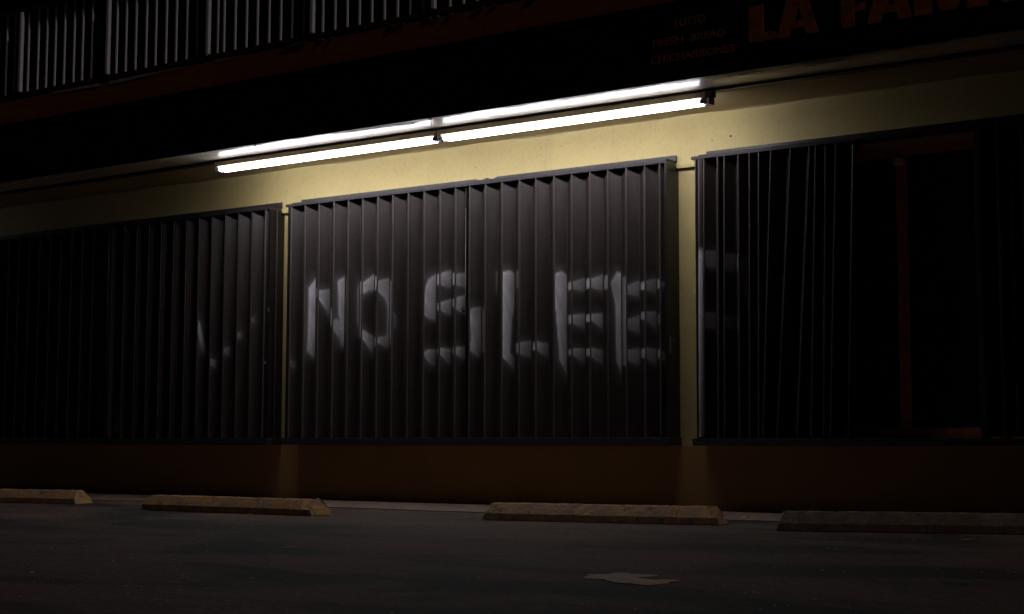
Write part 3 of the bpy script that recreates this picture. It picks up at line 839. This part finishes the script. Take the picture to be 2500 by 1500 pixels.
# ------------------------------------------------------------------ walkway railing
rl = empty('balcony_railing', (-7, -1.1, 3.5), 'upstairs walkway railing of thin white vertical bars with red brown rails', 'railing')
RX0, RX1 = -16.9, -1.0
box('bottom_rail', RX0, RX1, -1.085, -1.050, 3.542, 3.566, M['redpaint'], rl, 0.002)
box('top_rail', RX0, RX1, -1.095, -1.045, 4.290, 4.325, M['redpaint'], rl, 0.003)
posts = [-7.865, -8.985, -10.185, -11.340, -12.51, -13.68, -14.85, -16.0, -6.70, -5.53, -4.36, -3.19, -2.02]
pm = MB().box(-0.014, 0.014, -0.016, 0.016, 3.570, 4.29).mesh('post', 0.002)
for p in posts:
    obj('post', pm, M['whitebar'], rl, (p, -1.0965, 0))
bp = [-9.746, -9.628, -9.505, -9.385, -9.261, -9.143, -9.031, -8.966 + .06, -8.837, -8.714, -8.589, -8.469, -8.346, -8.22, -8.096, -7.973, -7.785, -7.662, -7.54, -7.42,
      -9.871, -9.992, -10.109, -10.42, -10.547, -10.659, -10.783, -10.909, -11.025, -11.142, -11.273]
x = -7.30
while x < RX1:
    if min(abs(x - p) for p in posts) > 0.04: bp.append(x)
    x += 0.121
x = -11.46
while x > RX0:
    if min(abs(x - p) for p in posts) > 0.04: bp.append(x)
    x -= 0.121
bm_ = MB().box(-0.0075, 0.0075, -0.0075, 0.0075, 3.566, 4.29).mesh('baluster', 0.001)
for p in bp:
    o = obj('baluster', bm_, M['whitebar'], rl, (p + random.uniform(-.002, .002), -1.068, 0))
rp = MB().box(-0.024, 0.024, -0.02, 0.02, 3.500, 4.29).mesh('newel', 0.002)
for p in posts[:9]:
    obj('newel', rp, M['redpaint'], rl, (p - 0.065, -1.060, 0))

# upstairs: closed grey slat shutters and red doors behind the railing
for (a, b_, lab) in ((-12.4, -10.9, 'dim grey slatted shutter upstairs behind the leftmost railing bars'),
                     (-10.3, -8.9, 'dim grey slatted shutter upstairs behind the middle of the visible railing'),
                     (-8.0, -6.6, 'dim grey slatted shutter upstairs behind the right end of the visible railing')):
    r = empty('upstairs_shutter', ((a + b_) / 2, 0.2, 3.5), lab, 'shutter')
    n = int((b_ - a) / 0.14)
    up = MB().prism([(0, 0.235), (0.05, 0.17), (0.12, 0.235)], 3.56, 5.6).mesh('upstairs_slat')
    for i in range(n):
        obj('slat', up, M['greypanel'], r, (a + i * 0.14, 0, 0))
    box('track', a - 0.02, b_ + 0.02, 0.16, 0.249, 3.505, 3.555, M['track'], r)
for x_, lab in ((-8.75, 'dark red upstairs door between two grey slatted shutters'), (-10.85, 'dark red upstairs door near the left end of the walkway')):
    d = empty('upstairs_door', (x_ + 0.2, 0.22, 3.5), lab, 'door')
    box('door_leaf', x_ + 0.04, x_ + 0.56 - 0.06, 0.20, 0.248, 3.505, 5.5, M['redpaint'], d, 0.003)
    box('door_jamb', x_, x_ + 0.038, 0.17, 0.249, 3.505, 5.55, M['slab'], d)
    box('door_jamb', x_ + 0.502, x_ + 0.54, 0.17, 0.249, 3.505, 5.55, M['slab'], d)

# ------------------------------------------------------------------ wheel stops
def wheel_stop(fl, fr, mat, label, seed, notches=()):
    """fl, fr: front bottom corners; trapezoid section, sloped ends, chipped edges"""
    rnd = random.Random(seed)
    fl, fr = Vector((*fl, 0)), Vector((*fr, 0))
    d = (fr - fl); L = d.length; ang = math.atan2(d.y, d.x)
    prof = [(0.0, 0.004), (0.0, 0.042), (0.030, 0.072), (0.058, 0.098), (0.070, 0.104), (0.125, 0.104), (0.137, 0.098), (0.195, 0.042), (0.195, 0.004)]
    n = 60
    V, F = [], []
    for i in range(n + 1):
        t = i / n
        for (y, z) in prof:
            inset = 0.045 * (z / 0.104)
            x_ = inset + (L - 2 * inset) * t
            jx = rnd.uniform(-1, 1) * 0.0012
            jz = rnd.uniform(-1, 1) * 0.0016 if 0.01 < z else 0
            if z > 0.09 and rnd.random() < 0.03: jz -= 0.012
            for nt_, dp in notches:
                if z > 0.06 and y < 0.10 and abs(t - nt_) < 0.012: jz -= dp; jx += 0.01 * rnd.uniform(-1, 1)
            if i in (0, n) and z > 0.03: jx += rnd.uniform(-0.010, 0.010)
            V.append((x_ + jx, y + rnd.uniform(-1, 1) * 0.0015, z + jz))
    q = len(prof)
    for i in range(n):
        for j in range(q):
            j2 = (j + 1) % q
            F.append((i * q + j, (i + 1) * q + j, (i + 1) * q + j2, i * q + j2))
    F.append(tuple(range(q))); F.append(tuple(n * q + j for j in range(q))[::-1])
    me = bpy.data.meshes.new('wheel_stop'); me.from_pydata(V, [], F)
    bm = bmesh.new(); bm.from_mesh(me); bmesh.ops.recalc_face_normals(bm, faces=bm.faces); bm.to_mesh(me); bm.free()
    root = empty('wheel_stop', fl, label, 'wheel stop', 'concrete wheel stops in front of the wall')
    root.rotation_euler.z = ang
    o = bpy.data.objects.new('concrete_block', me); COL.objects.link(o); o.parent = root
    me.materials.append(mat)
    for xx in (0.32, L - 0.32):
        pin = bpy.data.objects.new('anchor_pin', MB().tube((xx, 0.097, 0.095), (xx, 0.097, 0.108), 0.011, 10).mesh('anchor_pin'))
        COL.objects.link(pin); pin.parent = root; pin.data.materials.append(M['black'])
    return root
wheel_stop((-8.31, -2.29), (-6.74, -2.27), M['stop_yellow'], 'worn yellow wheel stop in front of the gap between the left and middle shutters', 3, ((0.97, 0.022), (0.99, 0.030), (0.90, 0.006)))
wheel_stop((-5.585, -2.02), (-4.13, -1.72), M['stop_tan'], 'pale tan wheel stop below the right half of the painted shutter', 5, ((0.83, 0.026), (0.45, 0.008), (0.985, 0.02)))
wheel_stop((-11.12, -2.15), (-9.50, -1.87), M['stop_yellow'], 'yellow wheel stop cut off by the left edge of the photo', 8)
wheel_stop((-3.62, -2.06), (-2.06, -1.42), M['stop_red'], 'dull reddish wheel stop at the far right below the unshuttered window', 11)

# ------------------------------------------------------------------ spilled paint, litter, grit
def blob(name, cx, cy, rx, ry, rot, mat, label, cat, seed, z=0.005):
    rnd = random.Random(seed); n = 64; pts = []; ph = [rnd.uniform(0, 6) for _ in range(6)]
    for i in range(n):
        t = 2 * math.pi * i / n
        r = 0.93 + rnd.uniform(-0.05, 0.05) + sum(0.09 * math.sin((k + 2) * t + ph[k]) for k in range(5))
        a, b_ = rx * r * math.cos(t), ry * r * math.sin(t)
        pts.append((cx + a * math.cos(rot) - b_ * math.sin(rot), cy + a * math.sin(rot) + b_ * math.cos(rot)))
    return tag(obj(name, MB().prism(pts, 0.0015, z).mesh(name), mat), label, cat)
M['spillgrey'] = simple('grey dried plaster', (0.25, 0.22, 0.18), 0.8, var=0.35, nscale=20, bs=0.5)
M['spilltan'] = simple('tan dried plaster', (0.32, 0.21, 0.11), 0.8, var=0.35, nscale=20, bs=0.5)
blob('dried_spill', -2.775, -5.09, 0.120, 0.15, 0.5, M['spillgrey'], 'grey half of the dried spill on the asphalt in front', 'spill', 2, 0.0026)
blob('dried_spill', -2.60, -5.22, 0.10, 0.13, 0.9, M['spilltan'], 'tan half of the dried spill on the asphalt in front', 'spill', 4, 0.0036)
def leaf(name, x, y, w, l, h, rot, mat, label, cat):
    c, s = math.cos(rot), math.sin(rot)
    pts = [(-l, 0, 0), (-l * .3, w, h), (l * .4, w * .8, h * .6), (l, 0, 0.3 * h), (l * .3, -w, h * .9), (-l * .4, -w * .9, h * .3)]
    V = [(x + a * c - b_ * s, y + a * s + b_ * c, 0.014 if False else z_ + ZOFF) for a, b_, z_ in pts]
    V2 = [(a, b_, z_ + 0.0012) for a, b_, z_ in V]
    me = bpy.data.meshes.new(name)
    me.from_pydata(V + V2, [], [(5, 4, 3, 2, 1, 0), (6, 7, 8, 9, 10, 11)] + [(i, (i + 1) % 6, 6 + (i + 1) % 6, 6 + i) for i in range(6)])
    return tag(obj(name, me, mat), label, cat)
ZOFF = 0.007
leaf('paper_scrap', -8.35, -0.42, 0.02, 0.035, 0.028, 0.4, M['whitebit'], 'white crumpled scrap by the wall base right of the yellow wheel stop', 'litter')
leaf('dry_leaf', -4.35, -0.95, 0.02, 0.032, 0.012, 1.0, M['tanbit'], 'small pale tan scrap right of the tan wheel stop, close to the wall', 'litter')
ZOFF = 0.002
leaf('dry_leaf', -7.16, -2.40, 0.018, 0.03, 0.006, 0.2, M['tanbit'], 'tan scrap lying against the front of the yellow wheel stop under the pillar', 'litter')
leaf('dry_leaf', -4.30, -1.50, 0.018, 0.03, 0.01, 0.7, M['tanbit'], 'tan scrap at the right end of the tan wheel stop', 'litter')
leaf('bottle_cap', -4.34, -2.98, 0.012, 0.022, 0.006, 0.1, M['redbit'], 'tiny red scrap on the asphalt in front of the tan wheel stop', 'litter')
leaf('flat_straw', -2.50, -2.25, 0.008, 0.06, 0.004, 0.3, M['tanbit'], 'thin tan sliver on the asphalt in front of the far right wheel stop', 'litter')
leaf('paper_scrap', -4.72, -7.2 + 2.6, 0.006, 0.09, 0.003, 1.2, M['tanbit'], 'long thin pale sliver on the dark asphalt at the lower left', 'litter')

mb = MB()
for i in range(2600):
    y = -1.15 - 5.6 * random.random() ** 1.1
    xc = 0.6983 * (y + 9.7) * -1
    x_ = xc + random.uniform(-0.75, 0.75) * (y + 9.7)
    r = 0.0018 + 0.0045 * random.random() ** 4
    h = r * 0.8
    a0 = random.random() * 6.28
    n = len(mb.v)
    for k in range(3):
        mb.v.append((x_ + r * math.cos(a0 + k * 2.1), y + r * math.sin(a0 + k * 2.1), 0.0005))
    mb.v.append((x_, y, h + 0.0005))
    mb.f += [(n, n + 1, n + 3), (n + 1, n + 2, n + 3), (n + 2, n, n + 3)]
tag(obj('grit', mb.mesh('grit'), M['speck']), 'loose pale grit scattered over the asphalt', 'grit', kind='stuff')
